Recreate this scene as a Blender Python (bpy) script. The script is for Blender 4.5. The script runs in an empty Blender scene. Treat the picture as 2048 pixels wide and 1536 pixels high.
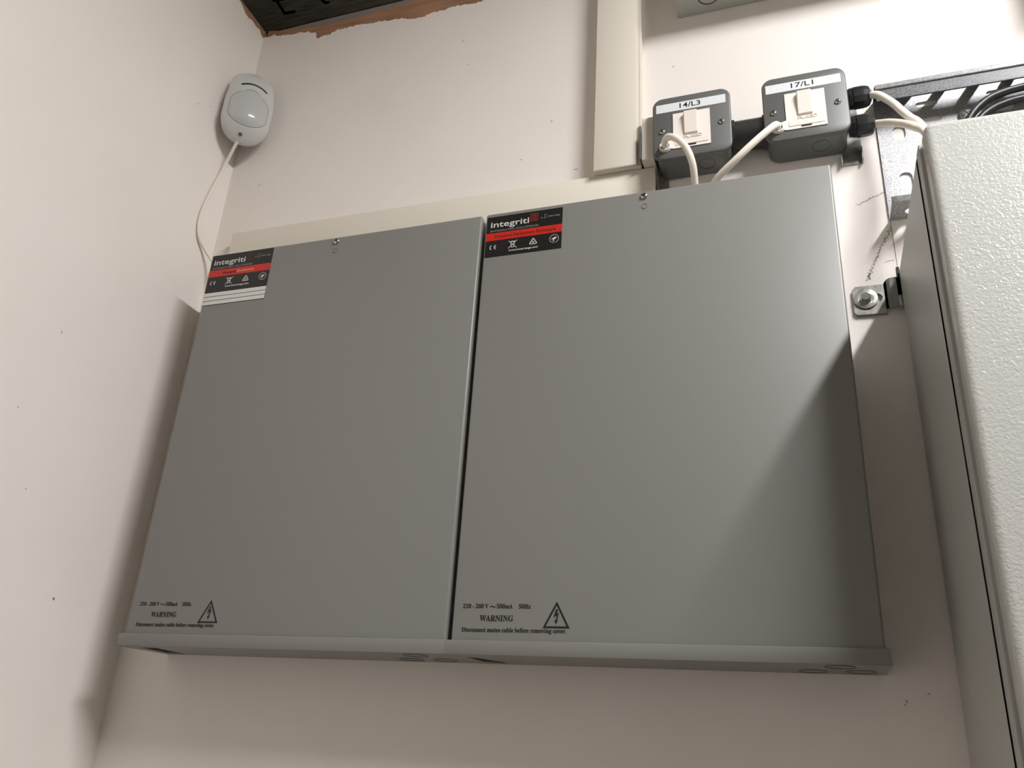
import bpy, bmesh, math, random
from mathutils import Matrix, Vector
random.seed(7)
SC = bpy.context.scene
COL = SC.collection
V = Vector

# ------------------------------------------------------------------ camera, world, lamp levels, exposure
CAM_LOC = (0.78952, -0.84912, 1.52524)
CAM_F = 1686.34                                    # focal length in pixels of the 2048 wide frame
cam_data = bpy.data.cameras.new('camera')
cam_data.sensor_fit = 'HORIZONTAL'; cam_data.sensor_width = 36.0
cam_data.lens = CAM_F / 2048 * 36.0
cam_data.clip_start = 0.01
cam = bpy.data.objects.new('camera', cam_data); COL.objects.link(cam)
right = V((0.94612135, 0.31840643, 0.05892154)); down = V((-0.07656739, 0.39678329, -0.91471332)); fwd = V((-0.31462968, 0.86091823, 0.39978468))
cam.matrix_world = Matrix(((right.x, -down.x, -fwd.x, CAM_LOC[0]), (right.y, -down.y, -fwd.y, CAM_LOC[1]), (right.z, -down.z, -fwd.z, CAM_LOC[2]), (0, 0, 0, 1)))
SC.camera = cam
world = bpy.data.worlds.new('world'); SC.world = world; world.use_nodes = True
world.node_tree.nodes['Background'].inputs[0].default_value = (0.9, 0.95, 1.0, 1)
world.node_tree.nodes['Background'].inputs[1].default_value = 0.0
LAMP_STRENGTH = 322.0
LAMP = dict(x=1.40, z=2.81, y0=-0.50, y1=-1.12, w=0.06)
SC.view_settings.view_transform = 'Standard'; SC.view_settings.look = 'None'
SC.view_settings.gamma = 1.0; SC.view_settings.use_curve_mapping = False
SC.view_settings.exposure = 0.0

# ------------------------------------------------------------------ materials
def srgb(*c):
    return tuple(((v / 255) / 12.92 if v / 255 <= 0.04045 else ((v / 255 + 0.055) / 1.055) ** 2.4) for v in c) + (1,)
def mat(name, col, rough=0.5, metal=0.0, bump=None, var=None, spec=0.5, coat=0.0, emit=None, stretch=None):
    m = bpy.data.materials.new(name); m.use_nodes = True
    nt = m.node_tree; b = nt.nodes['Principled BSDF']
    b.inputs['Base Color'].default_value = col; b.inputs['Roughness'].default_value = rough
    b.inputs['Metallic'].default_value = metal; b.inputs['Specular IOR Level'].default_value = spec
    b.inputs['Coat Weight'].default_value = coat
    tc = nt.nodes.new('ShaderNodeTexCoord'); src = tc.outputs['Object']
    if stretch:
        mp = nt.nodes.new('ShaderNodeMapping'); mp.inputs['Scale'].default_value = stretch
        nt.links.new(src, mp.inputs['Vector']); src = mp.outputs[0]
    if var:                                        # (scale, second colour, amount)
        n = nt.nodes.new('ShaderNodeTexNoise'); n.inputs['Scale'].default_value = var[0]; n.inputs['Detail'].default_value = 6
        nt.links.new(src, n.inputs['Vector'])
        r = nt.nodes.new('ShaderNodeMapRange'); r.inputs[1].default_value = 0.35; r.inputs[2].default_value = 0.7; r.inputs[4].default_value = var[2]
        nt.links.new(n.outputs[0], r.inputs[0])
        x = nt.nodes.new('ShaderNodeMix'); x.data_type = 'RGBA'; x.inputs[6].default_value = col; x.inputs[7].default_value = var[1]
        nt.links.new(r.outputs[0], x.inputs[0]); nt.links.new(x.outputs[2], b.inputs['Base Color'])
    if bump:                                       # (scale, strength, distance)
        n = nt.nodes.new('ShaderNodeTexNoise'); n.inputs['Scale'].default_value = bump[0]; n.inputs['Detail'].default_value = 3
        nt.links.new(src, n.inputs['Vector'])
        bp = nt.nodes.new('ShaderNodeBump'); bp.inputs['Strength'].default_value = bump[1]; bp.inputs['Distance'].default_value = bump[2]
        nt.links.new(n.outputs[0], bp.inputs['Height']); nt.links.new(bp.outputs[0], b.inputs['Normal'])
    if emit:
        b.inputs['Emission Color'].default_value = emit[0]; b.inputs['Emission Strength'].default_value = emit[1]
    return m
def textured_paint(name, col):
    m = mat(name, col, 0.24, spec=0.6)
    nt = m.node_tree; b = nt.nodes['Principled BSDF']; tc = nt.nodes.new('ShaderNodeTexCoord')
    n1 = nt.nodes.new('ShaderNodeTexNoise'); n1.inputs['Scale'].default_value = 420; n1.inputs['Detail'].default_value = 1.5; n1.inputs['Roughness'].default_value = 0.4
    n1.inputs['Distortion'].default_value = 0.6
    nt.links.new(tc.outputs['Object'], n1.inputs['Vector'])
    bp = nt.nodes.new('ShaderNodeBump'); bp.inputs['Strength'].default_value = 1.0; bp.inputs['Distance'].default_value = 0.00045
    nt.links.new(n1.outputs[0], bp.inputs['Height']); nt.links.new(bp.outputs[0], b.inputs['Normal'])
    return m
def galvanised(name, base=158, rough=0.5):
    m = mat(name, srgb(base, base, base), rough, metal=0.55)
    nt = m.node_tree; b = nt.nodes['Principled BSDF']; tc = nt.nodes.new('ShaderNodeTexCoord')
    v = nt.nodes.new('ShaderNodeTexVoronoi'); v.inputs['Scale'].default_value = 700
    nt.links.new(tc.outputs['Object'], v.inputs['Vector'])
    r = nt.nodes.new('ShaderNodeMapRange'); r.inputs[3].default_value = rough - 0.06; r.inputs[4].default_value = rough + 0.1
    nt.links.new(v.outputs['Color'], r.inputs[0]); nt.links.new(r.outputs[0], b.inputs['Roughness'])
    x = nt.nodes.new('ShaderNodeMix'); x.data_type = 'RGBA'; x.inputs[6].default_value = srgb(base - 22, base - 22, base - 20); x.inputs[7].default_value = srgb(base + 30, base + 30, base + 30)
    nt.links.new(v.outputs['Color'], x.inputs[0]); nt.links.new(x.outputs[2], b.inputs['Base Color'])
    bp = nt.nodes.new('ShaderNodeBump'); bp.inputs['Strength'].default_value = 0.25; bp.inputs['Distance'].default_value = 0.0002
    nt.links.new(v.outputs['Color'], bp.inputs['Height']); nt.links.new(bp.outputs[0], b.inputs['Normal'])
    return m
M = dict(
    wall=mat('painted_plaster', srgb(240, 233, 226), 0.55, bump=(26, 0.10, 0.004), var=(9, srgb(236, 228, 220), 0.6), spec=0.3),
    enclosure=mat('grey_powder_coat', srgb(128, 127, 122), 0.38, bump=(900, 0.05, 0.0002), spec=0.45),
    upvc=mat('cream_pvc', srgb(226, 219, 205), 0.42, spec=0.4),
    cabinet=mat('light_grey_paint', srgb(172, 172, 166), 0.4, spec=0.5),
    textured=textured_paint('textured_grey_paint', srgb(190, 190, 184)),
    switchgrey=mat('hammered_grey_steel', srgb(96, 97, 95), 0.42, bump=(500, 0.08, 0.0003)),
    knock=mat('knockout_grey', srgb(86, 87, 85), 0.45),
    white=mat('white_moulded_plastic', srgb(238, 229, 220), 0.35),
    whitepaper=mat('label_tape', srgb(222, 225, 226), 0.35),
    cable=mat('white_cable_sheath', srgb(238, 230, 216), 0.4),
    sensor=mat('sensor_plastic', srgb(206, 207, 203), 0.25, coat=0.3),
    lens=mat('sensor_lens', srgb(196, 197, 196), 0.18, coat=0.4),
    black=mat('black_ink', srgb(14, 13, 12), 0.5),
    blacksticker=mat('black_sticker', srgb(20, 19, 19), 0.4),
    red=mat('red_ink', srgb(196, 36, 24), 0.4),
    darkred=mat('dark_red_ink', srgb(92, 22, 16), 0.5),
    ltink=mat('pale_ink', srgb(215, 214, 208), 0.45),
    greyink=mat('grey_ink', srgb(150, 148, 142), 0.45),
    pinkink=mat('pale_pink_ink', srgb(226, 150, 130), 0.45),
    blackplastic=mat('black_nylon', srgb(24, 24, 26), 0.3),
    conduit=mat('dark_conduit', srgb(44, 44, 43), 0.35, bump=(60, 0.4, 0.001)),
    blackcable=mat('black_cable_sheath', srgb(16, 15, 15), 0.45),
    galv=galvanised('galvanised_steel'),
    galvshade=galvanised('shaded_galvanised_steel', 72, 0.45),  # same steel as the tray, with the lip's dark reflection put into the colour
    zinc=mat('zinc_plate', srgb(176, 176, 170), 0.4, metal=0.75, bump=(400, 0.5, 0.0004), var=(90, srgb(96, 94, 88), 0.7)),
    chrome=mat('nickel_screw', srgb(190, 188, 182), 0.2, metal=1.0),
    timber=mat('raw_timber', srgb(174, 134, 104), 0.75, bump=(40, 0.3, 0.002), var=(30, srgb(142, 104, 76), 0.9), stretch=(0.5, 4, 4)),
    timbergrey=mat('grey_primed_strip', srgb(136, 128, 130), 0.7, var=(30, srgb(160, 140, 124), 0.6), stretch=(0.7, 4, 4)),
    board=mat('weathered_grey_board', srgb(236, 232, 218), 0.8, bump=(30, 0.4, 0.002), var=(22, srgb(186, 180, 162), 1.0), stretch=(1, 9, 1)),
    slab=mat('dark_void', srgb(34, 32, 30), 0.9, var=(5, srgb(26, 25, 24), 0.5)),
    pencil=mat('pencil_graphite', srgb(118, 114, 108), 0.7),
    scuff=mat('scuff_dirt', srgb(120, 112, 102), 0.8),
    farwall=mat('dull_grey_far_wall', srgb(160, 156, 150), 0.7),
    floor=mat('grey_vinyl_floor', srgb(128, 125, 120), 0.5, var=(4, srgb(118, 115, 110), 0.5)),
    lampbody=mat('white_lamp_steel', srgb(230, 230, 228), 0.4),
    glow=mat('lamp_diffuser', srgb(240, 240, 236), 0.5, emit=((0.99, 0.985, 1.0, 1), LAMP_STRENGTH)),
    doorwood=mat('painted_door', srgb(150, 150, 148), 0.5),
)

# ------------------------------------------------------------------ mesh helpers
def obj(name, bm, m, parent=None, smooth=False, kind=None, label=None):
    me = bpy.data.meshes.new(name)
    if isinstance(bm, bmesh.types.BMesh):
        bmesh.ops.recalc_face_normals(bm, faces=bm.faces)
        bm.to_mesh(me); bm.free()
    else: me = bm
    if m is not None:
        me.materials.clear(); me.materials.append(M[m])
    if smooth:
        for p in me.polygons: p.use_smooth = True
        try: me.set_sharp_from_angle(angle=math.radians(smooth if smooth is not True else 40))
        except Exception: pass
    o = bpy.data.objects.new(name, me); COL.objects.link(o)
    if parent is not None: o.parent = parent
    if kind: o['kind'] = kind
    if label: o['label'] = label
    return o
def thing(name, label, cat, loc=(0, 0, 0), rz=0, group=None):
    o = bpy.data.objects.new(name, None); COL.objects.link(o)
    o.empty_display_size = 0.03; o.location = loc; o.rotation_euler = (0, 0, rz)
    o['label'] = label; o['category'] = cat
    if group: o['group'] = group
    return o
def tag(o, label, cat, group=None):
    o['label'] = label; o['category'] = cat
    if group: o['group'] = group
    return o
def add_box(bm, x0, x1, y0, y1, z0, z1, bev=0.0, seg=2, skip=''):
    c = [(x, y, z) for x in (x0, x1) for y in (y0, y1) for z in (z0, z1)]
    vs = [bm.verts.new(p) for p in c]
    F = {'l': (0, 1, 3, 2), 'r': (4, 6, 7, 5), 'f': (0, 4, 5, 1), 'b': (2, 3, 7, 6), 'd': (0, 2, 6, 4), 't': (1, 5, 7, 3)}
    fs = [bm.faces.new([vs[i] for i in F[k]]) for k in F if k not in skip]
    if bev > 0:
        es = list({e for f in fs for e in f.edges if len(e.link_faces) == 2})
        bmesh.ops.bevel(bm, geom=es, offset=bev, segments=seg, affect='EDGES', profile=0.5)
    return bm
def box(*a, **k): return add_box(bmesh.new(), *a, **k)
def basis(a):
    a = V(a).normalized(); h = V((0, 0, 1)) if abs(a.z) < 0.9 else V((1, 0, 0))
    u = a.cross(h).normalized(); return u, a.cross(u).normalized(), a
def add_lathe(bm, origin, axis, prof, n=32, caps=True, phase=0.0):
    """prof: list of (radius, distance along axis)"""
    u, w, a = basis(axis); o = V(origin); rings = []
    for r, h in prof:
        rings.append([bm.verts.new(o + a * h + (u * math.cos(2 * math.pi * i / n + phase) + w * math.sin(2 * math.pi * i / n + phase)) * r) for i in range(n)])
    for A, B in zip(rings, rings[1:]):
        for i in range(n): bm.faces.new((A[i], A[(i + 1) % n], B[(i + 1) % n], B[i]))
    if caps:
        bm.faces.new(rings[0]); bm.faces.new(rings[-1])
    return bm
def lathe(*a, **k): return add_lathe(bmesh.new(), *a, **k)
def catmull(pts, n=10):
    P = [V(p) for p in pts]; P = [P[0] * 2 - P[1]] + P + [P[-1] * 2 - P[-2]]; out = []
    for i in range(1, len(P) - 2):
        for k in range(n):
            t = k / n
            out.append(0.5 * ((2 * P[i]) + (P[i + 1] - P[i - 1]) * t + (2 * P[i - 1] - 5 * P[i] + 4 * P[i + 1] - P[i + 2]) * t * t + (3 * P[i] - P[i - 1] - 3 * P[i + 1] + P[i + 2]) * t ** 3))
    out.append(P[-2]); return out
def tube(pts, r, n=16, sub=12, flat=1.0, bm=None):
    bm = bm or bmesh.new(); P = catmull(pts, sub) if sub else [V(p) for p in pts]
    T = [(P[min(i + 1, len(P) - 1)] - P[max(i - 1, 0)]).normalized() for i in range(len(P))]
    u = T[0].cross(V((0, 1, 0)))
    if u.length < 0.1: u = T[0].cross(V((0, 0, 1)))
    u.normalize(); rings = []
    for p, t in zip(P, T):
        u = (u - t * u.dot(t)).normalized(); w = t.cross(u)
        rings.append([bm.verts.new(p + (u * math.cos(2 * math.pi * k / n) + w * math.sin(2 * math.pi * k / n) * flat) * r) for k in range(n)])
    for A, B in zip(rings, rings[1:]):
        for i in range(n): bm.faces.new((A[i], A[(i + 1) % n], B[(i + 1) % n], B[i]))
    bm.faces.new(rings[0]); bm.faces.new(rings[-1]); return bm
def rrect(x0, x1, y0, y1, r, n=6):
    out = []
    for cx, cy, a0 in ((x1 - r, y0 + r, -90), (x1 - r, y1 - r, 0), (x0 + r, y1 - r, 90), (x0 + r, y0 + r, 180)):
        for k in range(n + 1):
            a = math.radians(a0 + 90 * k / n); out.append((cx + r * math.cos(a), cy + r * math.sin(a)))
    return out
def circ(cx, cy, r, n=32): return [(cx + r * math.cos(2 * math.pi * k / n), cy + r * math.sin(2 * math.pi * k / n)) for k in range(n)]
def slot(x0, y0, x1, y1, r, n=8):
    a = math.atan2(y1 - y0, x1 - x0); out = []
    for cx, cy, s in ((x1, y1, a - math.pi / 2), (x0, y0, a + math.pi / 2)):
        for k in range(n + 1):
            t = s + math.pi * k / n; out.append((cx + r * math.cos(t), cy + r * math.sin(t)))
    return out
def curve_mesh(c):
    o = bpy.data.objects.new('tmp', c); COL.objects.link(o)
    dg = bpy.context.evaluated_depsgraph_get(); dg.update()
    me = bpy.data.meshes.new_from_object(o.evaluated_get(dg)); bpy.data.objects.remove(o); bpy.data.curves.remove(c)
    return me
XZ = Matrix(((1, 0, 0, 0), (0, 0, 1, 0), (0, 1, 0, 0), (0, 0, 0, 1)))     # local (a, b, depth) -> world (x, y, z)
def plate(loops, thick, m4=None, bevel=0.0, bm=None):
    """flat plate with holes: first loop outline and any further loops; m4 places its own plane, thickness on +third axis"""
    c = bpy.data.curves.new('tmp', 'CURVE'); c.dimensions = '2D'; c.fill_mode = 'BOTH'; c.extrude = thick / 2 - bevel
    c.bevel_depth = bevel; c.bevel_resolution = 1; c.offset = -bevel
    for L in loops:
        s = c.splines.new('POLY'); s.points.add(len(L) - 1)
        for p, q in zip(s.points, L): p.co = (q[0], q[1], 0, 1)
        s.use_cyclic_u = True
    me = curve_mesh(c); me.transform(Matrix.Translation((0, 0, thick / 2)))
    if m4 is not None: me.transform(m4)
    bm = bm or bmesh.new(); bm.from_mesh(me); bpy.data.meshes.remove(me)
    bmesh.ops.remove_doubles(bm, verts=bm.verts, dist=1e-6)
    return bm
def wallplane(y):   # plate in the xz plane, growing from y towards the room
    return Matrix(((1, 0, 0, 0), (0, 0, -1, y), (0, 1, 0, 0), (0, 0, 0, 1)))
def add_stroke(bm, pts, w, y, t=0.0002, closed=False):
    """flat pen line of width w on the xz plane at y"""
    P = [V((p[0], p[1])) for p in pts]; n = len(P); L, R = [], []
    for i in range(n):
        a = P[i - 1] if (i > 0 or closed) else P[i]; b = P[(i + 1) % n] if (i < n - 1 or closed) else P[i]
        d1 = (P[i] - a); d2 = (b - P[i])
        if d1.length < 1e-9: d1 = d2
        if d2.length < 1e-9: d2 = d1
        d1.normalize(); d2.normalize(); nn = V((-(d1 + d2).y, (d1 + d2).x)); nn.normalize()
        k = w / 2 / max(0.45, nn.dot(V((-d1.y, d1.x)))); L.append(P[i] + nn * k); R.append(P[i] - nn * k)
    m = n if closed else n - 1
    f = [[bm.verts.new((q.x, yy, q.y)) for q in S] for S in (L, R) for yy in (y, y - t)]
    for i in range(m):
        j = (i + 1) % n
        bm.faces.new((f[1][i], f[1][j], f[3][j], f[3][i])); bm.faces.new((f[0][i], f[2][i], f[2][j], f[0][j]))
        bm.faces.new((f[0][i], f[0][j], f[1][j], f[1][i])); bm.faces.new((f[2][i], f[3][i], f[3][j], f[2][j]))
    return bm
def serif(s):
    o = ''
    for ch in s:
        if 'A' <= ch <= 'Z': o += chr(0x1D400 + ord(ch) - 65)
        elif 'a' <= ch <= 'z': o += chr(0x1D41A + ord(ch) - 97)
        elif '0' <= ch <= '9': o += chr(0x1D7CE + ord(ch) - 48)
        else: o += ch
    return o
def text(bm, s, x0, x1, z0, cap, y, bold=0.0, t=0.0002, font_serif=False, base=None, capref=None):
    """lettering on the xz plane: stretched between x0 and x1, baseline z0, capital height cap"""
    def make(body):
        c = bpy.data.curves.new('tmp', 'FONT'); c.body = body; c.size = 1; c.offset = bold; c.extrude = 0.01; c.resolution_u = 3
        return curve_mesh(c)
    if font_serif: bold = bold or 0.012
    me = make(serif(s) if font_serif else s)
    if len(me.vertices) < 8 * len(s.replace(' ', '')): me = make(s)
    xs = [v.co.x for v in me.vertices]; a, b = min(xs), max(xs)
    ch = capref or 0.70
    for v in me.vertices:
        v.co = ((v.co.x - a) / (b - a) * (x1 - x0) + x0, y - t * (v.co.z + 0.01) / 0.02, z0 + v.co.y / ch * cap)
    bm.from_mesh(me); bpy.data.meshes.remove(me); return bm

# ------------------------------------------------------------------ the room
RX, RY = 2.3, -2.3
ZC = 2.86; KC = (ZC - CAM_LOC[2]) / (2.66 - CAM_LOC[2]); YC, XC = 0.205, -0.195     # underside, far edge and left edge of the ceiling boards
rag = [(0.0, 2.590), (0.0053, 2.5905), (0.013, 2.589), (0.0212, 2.5911), (0.027, 2.5872), (0.0328, 2.5858), (0.05, 2.5838), (0.0724, 2.583), (0.09, 2.5785), (0.1023, 2.5732), (0.1005, 2.5672),
       (0.1015, 2.5631), (0.1055, 2.5612), (0.1098, 2.5593), (0.118, 2.5622), (0.1295, 2.5612), (0.137, 2.5662), (0.1458, 2.5684), (0.16, 2.5668), (0.175, 2.5688), (0.1902, 2.5676), (0.206, 2.5642), (0.22, 2.5648), (0.24, 2.5612), (0.2557, 2.5605),
       (0.27, 2.5552), (0.2985, 2.5524), (0.31, 2.5568), (0.3301, 2.556), (0.345, 2.5592), (0.3636, 2.5588), (0.38, 2.556), (0.3926, 2.5572)]
x = 0.41
while x < RX:
    rag.append((x, 2.557 + random.uniform(-.003, .003))); x += 0.03
rag2 = []
for (a, b), (c, d) in zip(rag, rag[1:]):           # a torn paint edge between the measured points
    for k in range(5):
        t = k / 5; rag2.append((a + (c - a) * t + random.uniform(-.0006, .0006) * (k > 0), b + (d - b) * t + random.uniform(-.0017, .0017) * (k > 0)))
rag2.append((RX, 2.557))
wb = obj('wall_back', plate([[(RX, 0), *reversed(rag2), (0, 0)]], 0.006, wallplane(0.006)), 'wall', kind='structure')
obj('trim_1', plate([[(0, 2.45), (RX, 2.45), (RX, 2.602), (0.2612, 2.6013), (0.187, 2.5951), (0.13, 2.5937), (0.0752, 2.6003), (0.03, 2.606), (0, 2.6125)]], 0.02, wallplane(0.027)), 'timber', kind='structure')
obj('trim_2', box(-0.001, RX, 0.0125, 0.03, 2.45, 2.6145), 'timbergrey', kind='structure')
obj('wall_core', box(-0.2, RX, 0.03, 0.22, 0, 2.60), 'slab', kind='structure').name = 'trim_5'
lrag = [(0.0, 2.589), (-0.006, 2.590), (-0.0133, 2.5957), (-0.022, 2.5925), (-0.034, 2.595), (-0.043, 2.5905), (-0.0523, 2.5916), (-0.06, 2.597), (-0.068, 2.6003)]
yy = -0.08
while yy > RY: lrag.append((yy, 2.599 + random.uniform(-.003, .003))); yy -= 0.03
lrag.append((RY, 2.6))
LW = Matrix(((0, 0, -1, 0.0), (1, 0, 0, 0), (0, 1, 0, 0), (0, 0, 0, 1)))     # (y, z) outline, thickness to -x
wl = obj('wall_left', plate([[(0.0, 0), *lrag, (RY, 0)]], 0.006, LW), 'wall', kind='structure')
obj('trim_3', box(-0.03, -0.006, RY, 0.03, 2.45, 2.6125), 'timber', kind='structure')
obj('trim_6', box(-0.21, -0.03, RY, 0.03, 0, 2.60), 'slab', kind='structure')
obj('wall_right', box(RX, RX + 0.1, RY, 0, 0, 2.90), 'farwall', kind='structure')
obj('wall_front', box(0, RX, RY - 0.1, RY, 0, 2.90), 'farwall', kind='structure')
obj('floor', box(-0.1, RX + 0.1, RY - 0.1, 0.1, -0.05, 0), 'floor', kind='structure')
obj('ceiling', box(-0.3, RX + 0.1, RY - 0.1, 0.3, 2.92, 2.98), 'slab', kind='structure')
# grey ceiling boarding with keyhole slots
def kc(p): return (CAM_LOC[0] + (p[0] - CAM_LOC[0]) * KC, CAM_LOC[1] + (p[1] - CAM_LOC[1]) * KC)
key = [slot(0.0175, -0.007, 0.0160, 0.0165, 0.0026), slot(0.0150, 0.0180, 0.0345, 0.0186, 0.0026), slot(0.0125, -0.0105, 0.030, -0.0090, 0.0024), slot(0.0920, 0.004, 0.0955, 0.0165, 0.003), slot(0.0955, 0.0170, 0.1010, 0.0174, 0.0024), slot(0.205, 0.000, 0.210, 0.016, 0.003)]
cb = obj('trim_4', box(XC, RX, RY, YC, ZC, ZC + 0.014), 'board', kind='structure')
kb = bmesh.new()
for k in key: plate([[kc(p) for p in k]], 0.0012, Matrix.Translation((0, 0, ZC - 0.0008)), bm=kb)
obj('keyhole_slot', kb, 'slab', cb)

# marks on the painted walls
def scribble(x0, z0, x1, z1, w, n, amp):
    b = bmesh.new()
    for i in range(n):
        t = i / n; xx = x0 + (x1 - x0) * t; zz = z0 + (z1 - z0) * t
        xx += random.uniform(-amp, amp); zz += random.uniform(-amp, amp); a = random.uniform(0, 6.28); l = random.uniform(.0008, .0022)
        add_stroke(b, [(xx, zz), (xx + l * math.cos(a), zz + l * math.sin(a))], w, 0.0, 0.0002)
    return b
pb = bmesh.new(); add_stroke(pb, [(0.9027, 2.2), (0.9029, 2.12), (0.9037, 2.0711), (0.9042, 2.0194)], 0.0006, 0.0)
add_stroke(pb, [(0.9018, 2.0284), (0.897, 2.0278), (0.8928, 2.0265)], 0.0004, 0.0)
obj('pencil_line', pb, 'pencil', wb)
pts = [(0.9034, 2.0692), (0.8958, 2.0544), (0.8865, 2.0368), (0.877, 2.0163), (0.8736, 2.0075)]
pb = bmesh.new()
for a, b in zip(pts, pts[1:]):
    t = scribble(*a, *b, 0.00045, 34, 0.0013); me = bpy.data.meshes.new('t'); t.to_mesh(me); t.free(); pb.from_mesh(me); bpy.data.meshes.remove(me)
obj('pencil_scribble', pb, 'pencil', wb)
obj('pencil_scribble', scribble(0.9043, 2.1177, 0.8714, 2.1028, 0.0004, 46, 0.0004), 'pencil', wb)
sb = bmesh.new()
for (a, b, l, an) in [(0.3669, 2.4806, .004, 1.2), (0.3789, 2.434, .002, .4), (0.6732, 2.3543, .003, .9), (0.8796, 1.5928, .002, 0), (0.8615, 1.5872, .003, -1.0), (0.8605, 1.5822, .002, 1.3), (0.47, 2.245, .003, .3), (0.51, 2.30, .004, .8), (0.545, 2.215, .005, .1), (0.055, 2.28, .003, .2)]:
    add_stroke(sb, [(a, b), (a + l * math.cos(an), b + l * math.sin(an))], 0.0007, 0.0, 0.0002)
obj('scuff_mark', sb, 'scuff', wb)
sb = bmesh.new()
for (a, b, l, an) in [(-0.0747, 2.3794, .0015, 1.5), (-0.0986, 2.3633, .002, -.7), (-0.204, 1.9345, .0045, 1.6), (-0.2284, 1.833, .001, -.9), (-0.1904, 1.7536, .002, .1), (-0.1161, 1.6491, .005, -.8)]:
    add_box(sb, 0, 0.0002, a, a + 0.0007 + abs(l * math.cos(an)) * .4, b, b + 0.0007 + abs(l * math.sin(an)) * .6)
obj('scuff_mark', sb, 'scuff', wl)

# ------------------------------------------------------------------ ceiling batten lamp (out of frame, lights the room)
L = LAMP
lt = thing('batten_light', 'white linear batten light on the ceiling boards right of the grey boxes', 'light', (L['x'], (L['y0'] + L['y1']) / 2, ZC))
hl = (L['y0'] - L['y1']) / 2
obj('housing', box(-0.032, 0.032, -hl - 0.01, hl + 0.01, L['z'] - ZC + 0.004, 0.0, bev=0.004), 'lampbody', lt)
obj('diffuser', box(-L['w'] / 2, L['w'] / 2, -hl, hl, L['z'] - ZC + 0.001, L['z'] - ZC + 0.004), 'glow', lt)
hb = bmesh.new()
for sx in (-1, 1): add_box(hb, sx * 0.0305 - 0.0004, sx * 0.0305 + 0.0004, -hl - 0.001, hl + 0.001, L['z'] - ZC, L['z'] - ZC + 0.0045)
obj('side_rail', hb, 'lampbody', lt)

# ------------------------------------------------------------------ powered equipment enclosures
EW, EZ0, EZ1, ED = 0.3843, 1.6190, 2.1088, 0.075
def screw(parent, x, z, y, r, name='screw', m='chrome', axis=(0, -1, 0), rot=0.5):
    """pan head with a cross recess"""
    u, w, a = basis(axis); o = V((x, y, z))
    b = lathe(o, axis, [(r * 1.0, 0), (r * 0.98, r * 0.25), (r * 0.8, r * 0.5), (r * 0.45, r * 0.64), (r * .05, r * 0.68)], 24)
    s = obj(name, b, m, parent, smooth=35)
    c = bmesh.new()
    for an in (rot, rot + math.pi / 2):
        d = u * math.cos(an) + w * math.sin(an); e = a.cross(d)
        p = [o + a * (r * .60) + d * (sx * r * .55) + e * (sy * r * .09) for sx, sy in ((-1, -1), (1, -1), (1, 1), (-1, 1))]
        q = [k + a * (r * .12) for k in p]; vs = [c.verts.new(k) for k in p + q]
        c.faces.new(vs[4:]); c.faces.new(vs[:4])
        for i in range(4): c.faces.new((vs[i], vs[(i + 1) % 4], vs[4 + (i + 1) % 4], vs[4 + i]))
    obj('cross_recess', c, 'black', s)
    return s
def icon_ce(b, x, z, h, y):
    w = h * 0.14
    def arc(cx, r, a0, a1): return [(cx + r * math.cos(math.radians(a)), z + r * math.sin(math.radians(a))) for a in range(a0, a1 + 1, 15)]
    add_stroke(b, arc(x + h * .5, h * .45, 105, 255), w, y); add_stroke(b, arc(x + h * 1.35, h * .45, 105, 255), w, y)
    add_stroke(b, [(x + h * .92, z), (x + h * 1.25, z)], w, y)
def icon_bin(b, x, z, h, y):
    w = h * 0.06; s = h / 2
    add_stroke(b, [(x - s, z + s), (x + s, z - s)], w, y); add_stroke(b, [(x - s, z - s), (x + s, z + s)], w, y)
    add_stroke(b, [(x - s * .5, z + s * .72), (x + s * .5, z + s * .72)], w * 2, y)
    add_stroke(b, [(x - s * .42, z + s * .62), (x - s * .3, z - s * .7), (x + s * .3, z - s * .7), (x + s * .42, z + s * .62)], w * 1.2, y)
def icon_rcm(b, x, z, h, y):
    s = h / 2
    add_stroke(b, [(x - s * .95, z - s * .55), (x - s * .75, z - s * .75), (x + s * .75, z - s * .75), (x + s * .95, z - s * .55), (x + s * .12, z + s * .85), (x - s * .12, z + s * .85)], h * .1, y, closed=True)
    add_stroke(b, [(x + s * .3, z - s * .1), (x, z + s * .1), (x - s * .3, z - s * .15), (x, z - s * .45), (x + s * .3, z - s * .35)], h * .07, y)
def icon_aus(b, x, z, h, y):
    s = h / 2
    for k in range(12):
        a0 = math.radians(k * 30 + 4); a1 = math.radians(k * 30 + 26)
        add_stroke(b, [(x + s * math.cos(a), z + s * math.sin(a)) for a in (a0, (a0 + a1) / 2, a1)], h * .05, y)
    plate([[(x - s * .7, z - s * .1), (x - s * .2, z + s * .2), (x + s * .25, z + s * .42), (x + s * .65, z + s * .3), (x + s * .3, z + s * .05), (x + s * .35, z - s * .2), (x + s * .1, z - s * .1), (x - s * .1, z - s * .5), (x + s * .05, z - s * .62), (x - s * .3, z - s * .62), (x - s * .2, z - s * .15)]], 0.0002, wallplane(y), bm=b)
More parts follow.
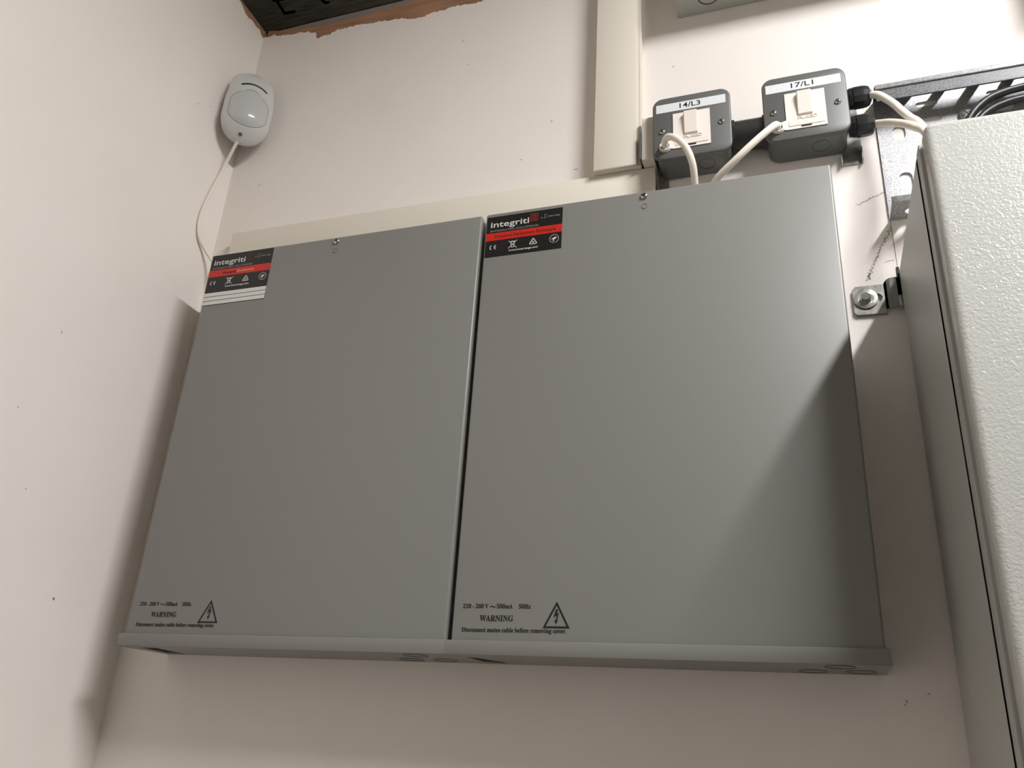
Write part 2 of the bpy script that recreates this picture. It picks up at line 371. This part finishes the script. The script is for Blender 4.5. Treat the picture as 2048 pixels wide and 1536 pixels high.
def brand_label(parent, x0, x1, z0, z1, heading, strips, wide):
    """sticker in the enclosure's own coordinates; heading drawn on its red band"""
    y = -ED; w = x1 - x0; zb = z1 - 0.0555                     # zb: bottom of the black part
    st = obj('sticker', box(x0, x1, y - 0.0003, y, z0, z1), 'blacksticker', parent, label='black and red sticker')
    y1 = y - 0.0003
    obj('red_band', box(x0, x1, y1 - 0.0001, y1, z1 - 0.0332, z1 - 0.0229), 'red', st)
    if strips:
        s = bmesh.new()
        for k in range(3):
            t = z1 - 0.0572 - k * 0.0062; add_box(s, x0, x1, y1 - 0.0001, y1, t - 0.0054, t)
        obj('write_on_strip', s, 'ltink', st)
    b = bmesh.new(); text(b, 'integriti', x0 + w * .055, x0 + w * .565, z1 - 0.0150, 0.0082, y1, bold=0.006, capref=.72)
    obj('logo_lettering', b, 'ltink', st)
    b = bmesh.new()
    for i in range(4):
        for j in range(5):
            add_box(b, x0 + w * (.585 + .027 * i), x0 + w * (.585 + .027 * i) + .0013, y1 - .0001, y1, z1 - 0.0135 + .0023 * j, z1 - 0.0135 + .0023 * j + .0012)
    obj('dot_grid', b, 'red' if wide else 'darkred', st)
    b = bmesh.new(); text(b, 'INTEGRATED SOLUTIONS', x0 + w * .055, x0 + w * .69, z1 - 0.0212, 0.0023, y1)
    text(b, 'by', x0 + w * .722, x0 + w * .742, z1 - 0.0112, 0.0018, y1); text(b, 'inner range', x0 + w * .815, x0 + w * .968, z1 - 0.0106, 0.0020, y1, bold=.01)
    add_stroke(b, [(x0 + w * .755, z1 - .0118), (x0 + w * .80, z1 - .0108)], .0004, y1); add_stroke(b, [(x0 + w * .765, z1 - .0072), (x0 + w * .80, z1 - .0067)], .0004, y1)
    add_stroke(b, [(x0 + w * .778, z1 - .0070), (x0 + w * .770, z1 - .0092), (x0 + w * .776, z1 - .0112)], .0005, y1)
    obj('small_lettering', b, 'greyink', st)
    if wide:
        b = bmesh.new(); text(b, heading, x0 + w * .12, x0 + w * .92, z1 - 0.0300, 0.0040, y1 - .0001, bold=.01); obj('heading_lettering', b, 'darkred', st)
    else:
        b = bmesh.new(); text(b, 'Powered', x0 + w * .235, x0 + w * .455, z1 - 0.0300, 0.0036, y1 - .0001, bold=.03); obj('heading_lettering', b, 'darkred', st)
        b = bmesh.new(); text(b, 'Enclosure', x0 + w * .465, x0 + w * .735, z1 - 0.0300, 0.0042, y1 - .0001, bold=.01); obj('heading_lettering', b, 'pinkink', st, label='pale pink lettering')
    b = bmesh.new(); zi = z1 - 0.0415
    icon_ce(b, x0 + w * .06, zi - .001, .0062, y1); icon_bin(b, x0 + w * .365, zi, .0105, y1); icon_rcm(b, x0 + w * .635, zi, .0088, y1); icon_aus(b, x0 + w * .905, zi, .0105, y1)
    text(b, 'www.innerrange.com', x0 + w * .315, x0 + w * .70, z1 - .0505, .0024, y1, bold=.01)
    obj('symbols', b, 'ltink', st)
    return st
def warning(parent, x0, dz=0.0):
    y = -ED; b = bmesh.new()
    text(b, '210 - 260 V', x0, x0 + 0.0262, 1.6504, 0.0040, y, font_serif=True, capref=.68)
    text(b, '500mA', x0 + 0.0345, x0 + 0.0508, 1.6504, 0.0040, y, font_serif=True, capref=.68)
    text(b, '50Hz', x0 + 0.0568, x0 + 0.0686, 1.6504, 0.0040, y, font_serif=True, capref=.68)
    add_stroke(b, [(x0 + .0278, 1.6514), (x0 + .0288, 1.6525), (x0 + .0301, 1.6524), (x0 + .0313, 1.6515), (x0 + .0324, 1.6514), (x0 + .0334, 1.6525)], .0008, y)
    text(b, 'WARNING', x0 + 0.0180, x0 + 0.0518, 1.6385, 0.0053, y, font_serif=True, capref=.68)
    text(b, 'Disconnect mains cable before removing cover.', x0 + 0.0004, x0 + 0.1040, 1.6284, 0.0040, y, font_serif=True, capref=.68)
    wt = obj('warning_lettering', b, 'black', parent, label='black serif lettering')
    b = bmesh.new(); cx = x0 + 0.0942
    add_stroke(b, [(cx - .0116, 1.6336), (cx + .0116, 1.6336), (cx, 1.6553)], .0018, y, closed=True)
    plate([[(cx - .0007, 1.6500), (cx + .0013, 1.6497), (cx + .0004, 1.6460), (cx + .0024, 1.6467), (cx + .0009, 1.6400), (cx + .0018, 1.6398), (cx - .0004, 1.6364), (cx - .0017, 1.6400), (cx - .0007, 1.6400), (cx + .0006, 1.6443), (cx - .0028, 1.6424)]], 0.0002, wallplane(y), bm=b)
    obj('warning_triangle', b, 'black', parent, label='black lightning triangle')
def enclosure(x0, label, hole):
    t = thing('equipment_enclosure', label, 'enclosure', (x0, 0, EZ0 - 0.0122)); T = Matrix.Translation((0, 0, -(EZ0 - 0.0122)))
    h = bpy.data.objects.new('tmp', None); kids = []
    # cover: folded steel with soft edges, open at the back and bottom
    b = box(0, EW, -ED, -0.004, EZ0 - 0.004, EZ1, bev=0.0024, seg=3, skip='bd')
    obj('cover', b, 'enclosure', t, smooth=50)
    # base tray: back plate, floor plate with knock-out openings, upturned front lip
    b = plate([[(-0.0032, -0.0782), (EW + 0.0032, -0.0782), (EW + 0.0032, -0.004), (-0.001, -0.004)],
               hole], 0.0014, Matrix.Translation((0, 0, EZ0 - 0.0122)))
    add_box(b, -0.0034, EW + 0.0034, -0.0798, -0.0782, EZ0 - 0.0122, EZ0 + 0.0012, bev=0.0006)
    add_box(b, 0.001, EW - 0.001, -0.0040, -0.0008, EZ0 - 0.0122, EZ1 - 0.004)
    obj('base_tray', b, 'enclosure', t, smooth=40)
    hx = [p[0] for p in hole]; obj('entry_shade', box(min(hx) - .006, max(hx) + .006, -0.073, -0.0045, EZ0 - 0.0107, EZ0 - 0.0075), 'slab', t, label='dark block for the shade inside the cable entry')  # dark block above the opening, standing for the shade inside the enclosure
    for cx, cy in ((0.3265, -0.022), (0.3485, -0.061), (0.366, -0.026)):
        b = plate([circ(cx, cy, 0.0126), circ(cx, cy, 0.0118)], 0.0004, Matrix.Translation((0, 0, EZ0 - 0.0126)))
        obj('knockout_ring', b, 'conduit', t)
    screw(t, 0.1883, 2.1020, -ED, 0.0044)
    b = plate([circ(0.1887, 2.0888, 0.0036), circ(0.1887, 2.0888, 0.0027)], 0.0005, wallplane(-ED)); obj('dimple', b, 'enclosure', t)
    return t
def finish(t):
    for o in t.children_recursive:
        if o.parent == t: o.location.z -= t.location.z
GROUP = None
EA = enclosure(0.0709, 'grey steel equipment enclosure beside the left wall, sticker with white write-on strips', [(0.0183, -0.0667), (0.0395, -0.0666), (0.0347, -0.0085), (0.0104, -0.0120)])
brand_label(EA, 0.0008, 0.0955, 2.0312, 2.1068, 'Powered Enclosure', True, False); warning(EA, 0.0125); finish(EA)
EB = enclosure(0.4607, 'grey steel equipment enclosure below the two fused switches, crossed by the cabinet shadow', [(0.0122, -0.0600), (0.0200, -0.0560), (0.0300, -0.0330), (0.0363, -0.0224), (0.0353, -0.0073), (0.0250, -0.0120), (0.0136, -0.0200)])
brand_label(EB, 0.0020, 0.0943, 2.0480, 2.1034, 'Powered Equipment Enclosure', False, True); warning(EB, 0.0104); finish(EB)

# ------------------------------------------------------------------ cable trunking
t = thing('cable_trunking', 'cream vertical cable trunking rising to the ceiling behind the right enclosure', 'trunking', (0.604, 0, 2.1875))
b = bmesh.new(); add_box(b, -0.0258, 0.030, -0.022, -0.0003, 0, 0.43); obj('base', b, 'upvc', t)
b = bmesh.new(); add_box(b, -0.0270, 0.0272, -0.0260, -0.0221, 0, 0.43, bev=0.0012); add_box(b, -0.0272, -0.0259, -0.0245, -0.010, 0, 0.43, bev=0.0004); add_box(b, 0.0301, 0.0315, -0.0215, -0.008, 0, 0.43, bev=0.0004)
obj('lid', b, 'upvc', t, smooth=40)
b = box(0.0318, 0.0340, -0.0330, -0.0222, 0.0010, 0.0400, bev=0.0003); obj('lid_end_gap', b, 'knock', t)
b = box(0.0342, 0.0492, -0.0310, -0.0005, 0.0005, 0.0640, bev=0.0008); obj('corner_piece', b, 'upvc', t, label='cream corner piece beside the switch')
t = thing('cable_trunking', 'cream horizontal cable trunking along the wall just above the two grey enclosures', 'trunking', (0.347, 0, 2.127))
b = bmesh.new(); add_box(b, -0.304, 0.304, -0.0125, -0.0003, 0.002, 0.0575); obj('base', b, 'upvc', t)
b = box(-0.305, 0.305, -0.0160, -0.0126, 0, 0.0600, bev=0.0010); obj('lid', b, 'upvc', t, smooth=40)

# ------------------------------------------------------------------ metal-clad fused switches
def fused_switch(x0, label, code, loops):
    z0, s = 2.1720, 0.0915; t = thing('fused_switch', label, 'switch', (x0, 0, z0))
    yf, yb = -0.0455, -0.0015
    bb = plate([rrect(0.0028, s - 0.0028, 0.0028, s - 0.0028, 0.013, 8)], 0.039, wallplane(yb), bevel=0.0008)
    obj('back_box', bb, 'switchgrey', t, smooth=40)
    # front plate: rounded, softly crowned rim, with an opening for the white module
    bp = plate([rrect(0, s, 0, s, 0.0125, 10)], 0.0055, wallplane(-0.0400), bevel=0.0016)
    obj('front_plate', bp, 'switchgrey', t, smooth=60)
    # knockout on the underside, facing down
    kb = plate([circ(0.060, -0.022, 0.0096), circ(0.060, -0.022, 0.0092)], 0.0003, Matrix.Translation((0, 0, 0.0025)))
    obj('knockout_ring', kb, 'conduit', t)
    # white module with the rounded cord-outlet corner
    mod = [(0.0255, 0.0195), (0.0675, 0.0125), (0.0675, 0.0635), (0.0243, 0.0625)]
    out = [(0.0243, 0.0640), (0.0243, 0.0262)] + [(0.0148 + 0.0073 * math.cos(math.radians(a)), 0.0172 + 0.0073 * math.sin(math.radians(a))) for a in range(70, 331, 13)] + [(0.0255, 0.0125), (0.0675, 0.0125), (0.0675, 0.0640)]
    hole = circ(0.0148, 0.0170, 0.0050, 20)
    mo = obj('spur_module', plate([out, hole], 0.0012, wallplane(yf)), 'white', t, label='white plastic spur insert')
    rim = plate([circ(0.0148, 0.0170, 0.0066, 24), circ(0.0148, 0.0170, 0.0050, 24)], 0.0028, wallplane(yf - 0.001), bevel=0.0004); obj('cord_outlet', rim, 'white', mo)
    obj('cord_hole', lathe((0.0148, yf - 0.0002, 0.0170), (0, -1, 0), [(0.0052, 0), (0.0052, 0.0003)], 20), 'slab', mo)
    # rocker: wedge tilted outwards
    r = bmesh.new(); X0, X1, Z0, Z1 = 0.0372, 0.0535, 0.0305, 0.0620; y = yf - 0.0012
    vs = [r.verts.new(p) for p in ((X0, y, Z0), (X1, y, Z0), (X1, y, Z1), (X0, y, Z1), (X0 + .0003, y - .0020, Z0 + .0004), (X1 - .0003, y - .0020, Z0 + .0004), (X1 - .0004, y - .0062, Z1 - .0012), (X0 + .0004, y - .0062, Z1 - .0012))]
    for f in ((0, 1, 2, 3), (4, 5, 6, 7), (0, 1, 5, 4), (1, 2, 6, 5), (2, 3, 7, 6), (3, 0, 4, 7)): r.faces.new([vs[i] for i in f])
    bmesh.ops.recalc_face_normals(r, faces=r.faces)
    bmesh.ops.bevel(r, geom=list(r.edges), offset=0.0006, segments=2, affect='EDGES')
    obj('rocker', r, 'white', mo, smooth=30)
    # fuse carrier, its slit and the raised word above it
    fc = plate([rrect(0.0268, 0.0650, 0.0165, 0.0240, 0.0006, 3)], 0.0006, wallplane(y), bevel=0.0002); obj('fuse_carrier', fc, 'white', mo)
    obj('slit', box(0.0398, 0.0508, y - 0.0006, y, 0.0143, 0.0157), 'black', mo, label='black slit')
    tb = bmesh.new(); text(tb, 'FUSED', 0.0372, 0.0578, 0.0252, 0.0040, y, bold=.01, t=0.0008); obj('raised_lettering', tb, 'white', mo)
    # identification tape
    lb = obj('identification_label', box(0.0045, 0.0862, yf - 0.0003, yf, 0.0690, 0.0815), 'whitepaper', t, label='white printed tape reading ' + code)
    tb = bmesh.new(); text(tb, code, 0.0325, 0.0570, 0.0723, 0.0070, yf - 0.0003, bold=.012, t=0.0001); obj('lettering', tb, 'black', lb)
    screw(t, 0.0114, 0.0405, yf, 0.0037, rot=.2); screw(t, 0.0805, 0.0415, yf, 0.0037, rot=.9)
    return t
S2 = fused_switch(0.6543, 'grey metal fused switch with tape reading 14/L3, beside the trunking', '14/L3', 1)
S1 = fused_switch(0.7815, 'grey metal fused switch with tape reading 17/L1, with two black cable glands', '17/L1', 1)
# cable glands screwed into the right side of the right-hand switch
def gland(parent, x, y, z, tilt=0.0):
    ax = V((1, 0, tilt)); R = 0.0128
    g = obj('cable_gland', lathe((x, y, z), ax, [(R * .86, 0), (R * .86, .0035), (R * .93, .0036), (R * .93, .0075)], 6, phase=.3), 'blackplastic', parent, label='black nylon cable gland')
    prof = [(R * 1.0, .0078), (R * 1.0, .0175), (R * .97, .021), (R * .86, .0245), (R * .62, .0266)]
    nb = lathe((x, y, z), ax, prof, 12)
    obj('dome_nut', nb, 'blackplastic', g, smooth=25)
    obj('seal', lathe((x, y, z), ax, [(R * .45, .0262), (R * .45, .0275)], 20), 'blackplastic', g)
gland(S1, 0.0905, -0.0255, 0.0590, 0.02); gland(S1, 0.0905, -0.0255, 0.0190, 0.0)
# galvanised mounting straps behind the switches
t = obj('mounting_strap', plate([rrect(0.8615, 0.8846, 2.1580, 2.2540, 0.001, 3)], 0.0013, wallplane(-0.0001)), 'zinc'); tag(t, 'galvanised strap end showing under the switch marked 17/L1', 'bracket')
b = bmesh.new(); b.from_mesh(t.data); add_box(b, 0.8615, 0.8628, -0.0090, -0.0013, 2.158, 2.170); add_box(b, 0.8834, 0.8846, -0.0090, -0.0013, 2.158, 2.176); b.to_mesh(t.data); b.free()
b = plate([rrect(0.6535, 0.6660, 2.1480, 2.2540, 0.001, 3)], 0.0013, wallplane(-0.0001)); add_box(b, 0.6535, 0.6548, -0.0080, -0.0013, 2.148, 2.172)
t = obj('mounting_strap', b, 'zinc'); tag(t, 'galvanised strap end showing at the lower left of the switch marked 14/L3', 'bracket')
# conduit coupling the two switches
t = thing('conduit_coupler', 'dark round conduit joining the two grey fused switches', 'conduit', (0.7640, -0.0215, 2.2070))
obj('tube', lathe((-0.0196, 0, 0), (1, 0, 0), [(.0182, 0), (.0182, .0392)], 40), 'conduit', t, smooth=40)
obj('locknut', lathe((-0.0196, 0, 0), (1, 0, 0), [(.0200, 0), (.0200, .0040)], 8), 'conduit', t); obj('locknut', lathe((0.0156, 0, 0), (1, 0, 0), [(.0200, 0), (.0200, .0040)], 8), 'conduit', t)

# ------------------------------------------------------------------ cables
R_ = 0.0040
b = tube([(0.6691, -0.0440, 2.1888), (0.6700, -0.0560, 2.1890), (0.6760, -0.0660, 2.1868), (0.6870, -0.0720, 2.1760), (0.6970, -0.0730, 2.1600), (0.7022, -0.0660, 2.1430), (0.7025, -0.0520, 2.1280), (0.7010, -0.0420, 2.1180), (0.7005, -0.0380, 2.1089)], R_)
tag(obj('flex_cable', b, 'cable', smooth=40), 'white cable curling down out of the switch marked 14/L3 behind the right enclosure', 'cable')
b = tube([(0.7963, -0.0440, 2.1888), (0.7950, -0.0550, 2.1875), (0.7880, -0.0660, 2.1745), (0.7700, -0.0700, 2.1560), (0.7500, -0.0680, 2.1385), (0.7280, -0.0560, 2.1260), (0.7170, -0.0380, 2.1190), (0.7140, -0.0300, 2.1089)], R_)
tag(obj('flex_cable', b, 'cable', smooth=40), 'white cable slanting down left out of the switch marked 17/L1', 'cable')
b = tube([(0.8950, -0.0255, 2.2310), (0.9019, -0.0345, 2.2230 + .0008), (0.9077, -0.0385, 2.2165), (0.9173, -0.0460, 2.1975), (0.9231, -0.0540, 2.1789), (0.9291, -0.0620, 2.1613), (0.9351, -0.0700, 2.1453), (0.9470, -0.0820, 2.1000), (0.9600, -0.0950, 2.0500), (0.9650, -0.1000, 2.0126)], 0.0042)
tag(obj('supply_cable', b, 'cable', smooth=40), 'white cable from the upper black gland, dropping behind the textured cabinet door', 'cable')
b = tube([(0.8950, -0.0255, 2.1910), (0.9014, -0.0300, 2.1868), (0.9120, -0.0430, 2.1750), (0.9226, -0.0620, 2.1547), (0.9296, -0.0820, 2.1319), (0.9335, -0.0940, 2.1167), (0.9380, -0.1080, 2.0850), (0.9420, -0.1180, 2.0400), (0.9430, -0.1200, 2.0126)], 0.0042)
tag(obj('supply_cable', b, 'cable', smooth=40), 'white cable from the lower black gland, running right to the textured cabinet', 'cable')
b = tube([(0.9850, -0.0300, 2.1650), (0.9960, -0.0260, 2.1840), (1.0060, -0.0240, 2.1955), (1.0160, -0.0220, 2.2035), (1.0280, -0.0210, 2.2085), (1.0420, -0.0200, 2.2118), (1.0800, -0.0200, 2.2150), (1.20, -0.020, 2.2150), (1.48, -0.020, 2.215)], 0.0042)
tag(obj('sheathed_cable', b, 'blackcable', smooth=40), 'upper black cable curving through the perforated steel tray', 'cable')
b = tube([(0.9930, -0.0200, 2.1650), (1.0040, -0.0160, 2.1830), (1.0150, -0.0145, 2.1930), (1.0280, -0.0140, 2.1990), (1.0480, -0.0135, 2.2030), (1.09, -0.0135, 2.2040), (1.20, -0.0135, 2.204), (1.48, -0.0135, 2.204)], 0.0042)
tag(obj('sheathed_cable', b, 'blackcable', smooth=40), 'lower black cable behind the other in the perforated steel tray', 'cable')
b = tube([(0.0400, -0.0400, 2.3460), (0.0300, -0.0370, 2.3350), (0.0140, -0.0300, 2.3120), (0.0050, -0.0290, 2.2850), (0.0035, -0.0370, 2.2500), (0.0032, -0.0440, 2.2120), (0.0032, -0.0430, 2.1860), (0.0040, -0.0360, 2.1700), (0.0080, -0.0240, 2.1580), (0.0180, -0.0140, 2.1400), (0.0350, -0.0080, 2.1000), (0.0420, -0.0080, 2.0400)], 0.0024, n=12)
tag(obj('sensor_cable', b, 'cable', smooth=40), 'thin white cable bowing down the corner from the motion sensor', 'cable')

# ------------------------------------------------------------------ perforated cable tray
t = thing('cable_tray', 'galvanised perforated cable tray on the wall above the textured cabinet', 'cable tray', (0.9030, 0, 2.0775))
TZ = 0.1640; TL = 0.62
holes = []; DZ_ = 0.0045
for k in range(8):
    c = k * 0.0716
    holes.append(slot(0.0468 + c, 0.1440 + DZ_, 0.0622 + c, 0.1440 + DZ_, 0.0036)); holes.append(slot(0.0472 + c, 0.1211 + DZ_, 0.0635 + c, 0.1211 + DZ_, 0.0036))
    holes.append(slot(0.0222 + c, 0.0385 + DZ_, 0.0222 + c, 0.0480 + DZ_, 0.0066)); holes.append(slot(0.0222 + c, 0.1060 + DZ_, 0.0222 + c, 0.1120 + DZ_, 0.0066))
    holes.append(slot(0.0500 + c, 0.0450 + DZ_, 0.0650 + c, 0.0450 + DZ_, 0.0036)); holes.append(slot(0.0500 + c, 0.0700 + DZ_, 0.0650 + c, 0.0700 + DZ_, 0.0036))
b = plate([[(0, 0), (TL, 0), (TL, TZ), (0, TZ)]] + holes, 0.0010, wallplane(-0.0015))
# lower flange with holes and upper flange with long slots, each with a returned lip
fl = [[(0, -0.0025), (0, -0.0340), (TL, -0.0340), (TL, -0.0025)]] + [circ(0.0190 + 0.0716 * k / 2, -0.0150, 0.0048, 20) for k in range(16)]
plate([list(reversed(fl[0]))] + fl[1:], 0.0010, Matrix.Translation((0, 0, 0.0)), bm=b)
us = [[(0, -0.0005), (0, -0.0265), (TL, -0.0265), (TL, -0.0005)]] + [rrect(0.0075 + 0.0345 * k, 0.0295 + 0.0345 * k, -0.0245, -0.0016, 0.0015, 3) for k in range(1, 17)]
add_box(b, 0.0005, TL, -0.0295, -0.0265, TZ - 0.0060, TZ + 0.0005, bev=0.0012); 
add_box(b, 0, TL, -0.0350, -0.0338, 0.0, 0.0075, bev=0.0004)
obj('tray_body', b, 'galv', t, smooth=30)
b = plate([list(reversed(us[0]))] + us[1:], 0.0010, Matrix.Translation((0, 0, TZ - 0.001)))
add_box(b, 0.0005, TL, -0.0275, -0.0265, TZ - 0.0215, TZ - 0.0005); add_box(b, 0.0005, TL, -0.0280, -0.0260, TZ - 0.0225, TZ - 0.0205, bev=0.0006)
obj('upper_flange', b, 'galvshade', t, label='upper flange and lip, dark reflection put into the grey')
s = screw(t, 0.0915, 0.1225, -0.0025, 0.0085, m='zinc')
s = screw(t, 0.2400, 0.1225, -0.0025, 0.0085, m='zinc')

# ------------------------------------------------------------------ textured cabinet
CZ0, CZ1 = 1.25, 2.0126; CX0, CX1 = 0.9032, 1.50
t = thing('wall_cabinet', 'large light grey cabinet with textured door at the right edge', 'cabinet', (CX0, 0, CZ0)); H = CZ1 - CZ0; W = CX1 - CX0
b = box(0, W, -0.198, -0.006, 0, H, bev=0.009, seg=4, skip='f')
add_box(b, 0.006, W - 0.006, -0.1975, -0.1965, 0.006, H - 0.006)
obj('body', b, 'cabinet', t, smooth=45)
b = box(0.0010, W - 0.0010, -0.2130, -0.1982, 0.002, H - 0.002, bev=0.0008); obj('door_seal', b, 'cabinet', t)
b = box(0.0030, W - 0.0035, -0.237, -0.2132, 0.003, H + 0.001, bev=0.0062, seg=5); obj('door', b, 'textured', t, smooth=45)
# mounting lug bolted to the wall at the cabinet's back corner
lg = thing('x', '', '', (0, 0, 0)); bpy.data.objects.remove(lg)
def P(x, z): return (x - CX0, z - CZ0)
ol = [P(0.8595, 1.9645), P(0.8885, 1.9640), P(0.8885, 1.9690), P(0.9040, 1.9690), P(0.9040, 1.9950), P(0.8960, 1.9985), P(0.8600, 1.9985), P(0.8565, 1.9955), P(0.8565, 1.9680)]
lug = obj('mounting_lug', plate([[(P(0.8595, 1.9645)), P(0.8885, 1.9640), P(0.8885, 1.9990), P(0.8600, 1.9985), P(0.8567, 1.9950), P(0.8567, 1.9675)], [(a, c) for a, c in slot(*P(0.8690, 1.9830), *P(0.8805, 1.9830), 0.0050)]], 0.0026, wallplane(-0.0012), bevel=0.0004), 'zinc', t, label='zinc plated lug')
sp = bmesh.new(); z0, z1 = 1.9690 - CZ0, 1.9990 - CZ0
prof = [(0.8878, -0.0038), (0.8905, -0.0038), (0.8935, -0.0075), (0.9000, -0.0085), (0.9060, -0.0085)]
a = [sp.verts.new((x - CX0, y, z)) for x, y in prof for z in (z0, z1 + (0.0 if x < .89 else 0.004))]
for i in range(len(prof) - 1): sp.faces.new((a[2 * i], a[2 * i + 2], a[2 * i + 3], a[2 * i + 1]))
bmesh.ops.solidify(sp, geom=list(sp.faces), thickness=0.0022)
obj('lug_step', sp, 'cabinet', lug)
add = bmesh.new(); add_box(add, 0.9008 - CX0, 0.9040 - CX0, -0.0125, -0.0070, 2.0000 - CZ0, 2.0125 - CZ0, bev=0.0005); obj('lug_hook', add, 'blackplastic', lug)
obj('lug_hook', box(0.9000 - CX0, 0.9032 - CX0, -0.0130, -0.0070, 1.9665 - CZ0, 1.9790 - CZ0, bev=0.0006), 'zinc', lug)
cx, cz = P(0.8692, 1.9825)
obj('washer', plate([circ(cx, cz, 0.0118, 40), circ(cx, cz, 0.0040, 24)], 0.0016, wallplane(-0.0039), bevel=0.0003), 'zinc', lug, smooth=40)
bo = obj('bolt_head', lathe((cx, -0.0055, cz), (0, -1, 0), [(.0058, 0), (.0058, .0012), (.0050, .0014), (.0052, .0046), (.0044, .0056)], 6, phase=.4), 'chrome', lug, label='steel bolt head')

# ------------------------------------------------------------------ surface box at the top edge of the view
t = thing('surface_box', 'grey metal box at the top edge of the photo, its underside with a round knockout', 'box', (0.6822, 0, 2.4371))
obj('casing', box(0, 0.30, -0.060, -0.0005, 0, 0.20, bev=0.001), 'cabinet', t, smooth=40)
obj('knockout_ring', plate([circ(0.0425, -0.0275, 0.0140), circ(0.0425, -0.0275, 0.0128)], 0.0004, Matrix.Translation((0, 0, -0.0004))), 'slab', t)

t = thing('surface_box', 'added grey box out of view past the right edge, shading the upper right corner of wall', 'box', (1.105, 0, 2.37))  # unseen box, added to stand in for whatever shades this corner
obj('casing', box(0, 0.20, -0.095, -0.0005, 0, 0.20, bev=0.001), 'cabinet', t, smooth=40)
obj('lid', box(0.002, 0.198, -0.099, -0.0952, 0.002, 0.198, bev=0.001), 'cabinet', t, smooth=40)

# ------------------------------------------------------------------ motion sensor in the corner
t = thing('motion_sensor', 'white motion sensor with domed lens in the corner by the ceiling', 'sensor', (0.0, 0.0, 2.402), math.radians(45))
# local x = across the corner diagonal, local -y = out into the room
def half_w(v):      # outline half width by height, v in [-1, 1]
    top = max(0.0, 1 - max(0.0, (v - .55) / .45) ** 2.6) ** .5; bot = max(0.0, 1 - max(0.0, (-v - .42) / .58) ** 2.3) ** .5
    return (0.0358 - 0.0075 * max(0, v) ** 1.3) * min(top, bot) ** 1.0
NV, NU = 40, 28; HH = 0.0665; D0, D1 = -0.0400, -0.0860
def front_y(u, v):   # u in [-1,1] across, v in [-1,1] up
    crown = (1 - abs(u) ** 3.0); return D0 - 0.0230 - (0.0160 + 0.004 * max(0, -v)) * (1 - u * u) ** .7 * (1 - abs(v) ** 4 * .75) + 0.010 * max(0, v) ** 2 + 0.006 + 0.010 * max(0, -v - .45) ** 2 * 3.3
b = bmesh.new(); grid = []
for j in range(NV + 1):
    v = -1 + 2 * j / NV; v = math.sin(v * math.pi / 2) * .999; hw = max(half_w(v), .0012); row = []
    for i in range(NU + 1):
        u = math.sin((-1 + 2 * i / NU) * math.pi / 2); row.append(b.verts.new((u * hw, front_y(u, v), v * HH)))
    grid.append(row)
for j in range(NV):
    for i in range(NU): b.faces.new((grid[j][i], grid[j][i + 1], grid[j + 1][i + 1], grid[j + 1][i]))
loop = [grid[0][i] for i in range(NU + 1)] + [grid[j][NU] for j in range(1, NV + 1)] + [grid[NV][i] for i in range(NU - 1, -1, -1)] + [grid[j][0] for j in range(NV - 1, 0, -1)]
back = [b.verts.new((q.co.x * .92, D0, q.co.z * .95)) for q in loop]
for i in range(len(loop)):
    k = (i + 1) % len(loop); b.faces.new((loop[i], loop[k], back[k], back[i]))
b.faces.new(back)
obj('housing', b, 'sensor', t, smooth=50)
# domed lens: shield shape standing a little proud of the housing
def lens_half(v): # v from -1 (bottom) to 1 (top)
    return 0.0282 * (1 - max(0, v - .35) ** 2 * 1.5) * (1 - max(0, -v - .45) ** 2 * 1.2)
b = bmesh.new(); LZ0, LZ1 = -0.0480, 0.0180; rows = []
for j in range(25):
    v = -1 + 2 * j / 24; row = []
    for i in range(25):
        u = -1 + 2 * i / 24; hw = lens_half(v); x = u * hw; cz = (LZ0 + LZ1) / 2; hh = (LZ1 - LZ0) / 2
        z = cz + v * hh * (1 - .15 * u * u * (1 if v > 0 else 1.0)) 
        edge = min(1.0, (1 - u * u) * (1 - v * v) * 6) ** .5
        y = front_y(x / max(half_w(z / HH), .01), z / HH) + 0.0005 - edge * (0.0012 + 0.0035 * (1 - u * u) * (1 - v * v)); row.append(b.verts.new((x, y, z)))
    rows.append(row)
for j in range(24):
    for i in range(24): b.faces.new((rows[j][i], rows[j][i + 1], rows[j + 1][i + 1], rows[j + 1][i]))
rim = rows[0] + [rows[j][24] for j in range(1, 25)] + rows[24][-2::-1] + [rows[j][0] for j in range(23, 0, -1)]
rimpts = [r.co.copy() for r in rim]
obj('lens', b, 'lens', t, smooth=60)
b = bmesh.new(); pts = [p + V((0, -0.0002, 0)) for p in rimpts]; tube(pts + [pts[0]], 0.00045, n=6, sub=0, bm=b); obj('lens_groove', b, 'knock', t, label='thin grey groove')
b = bmesh.new(); pts = []
for i in range(13):
    u = -1 + i / 6; x = u * 0.0190 + 0.0015; z = 0.0290 - 0.0050 * u * u; pts.append((x, front_y(x / half_w(z / HH), z / HH) - .0001, z))
tube(pts, 0.0017, n=8, sub=4, flat=.5, bm=b); obj('indicator_slot', b, 'black', t, label='black curved slot')
z = -0.0585; s = screw(t, -0.003, z, front_y(-0.1, z / HH) + .0010, 0.0030, m='knock')
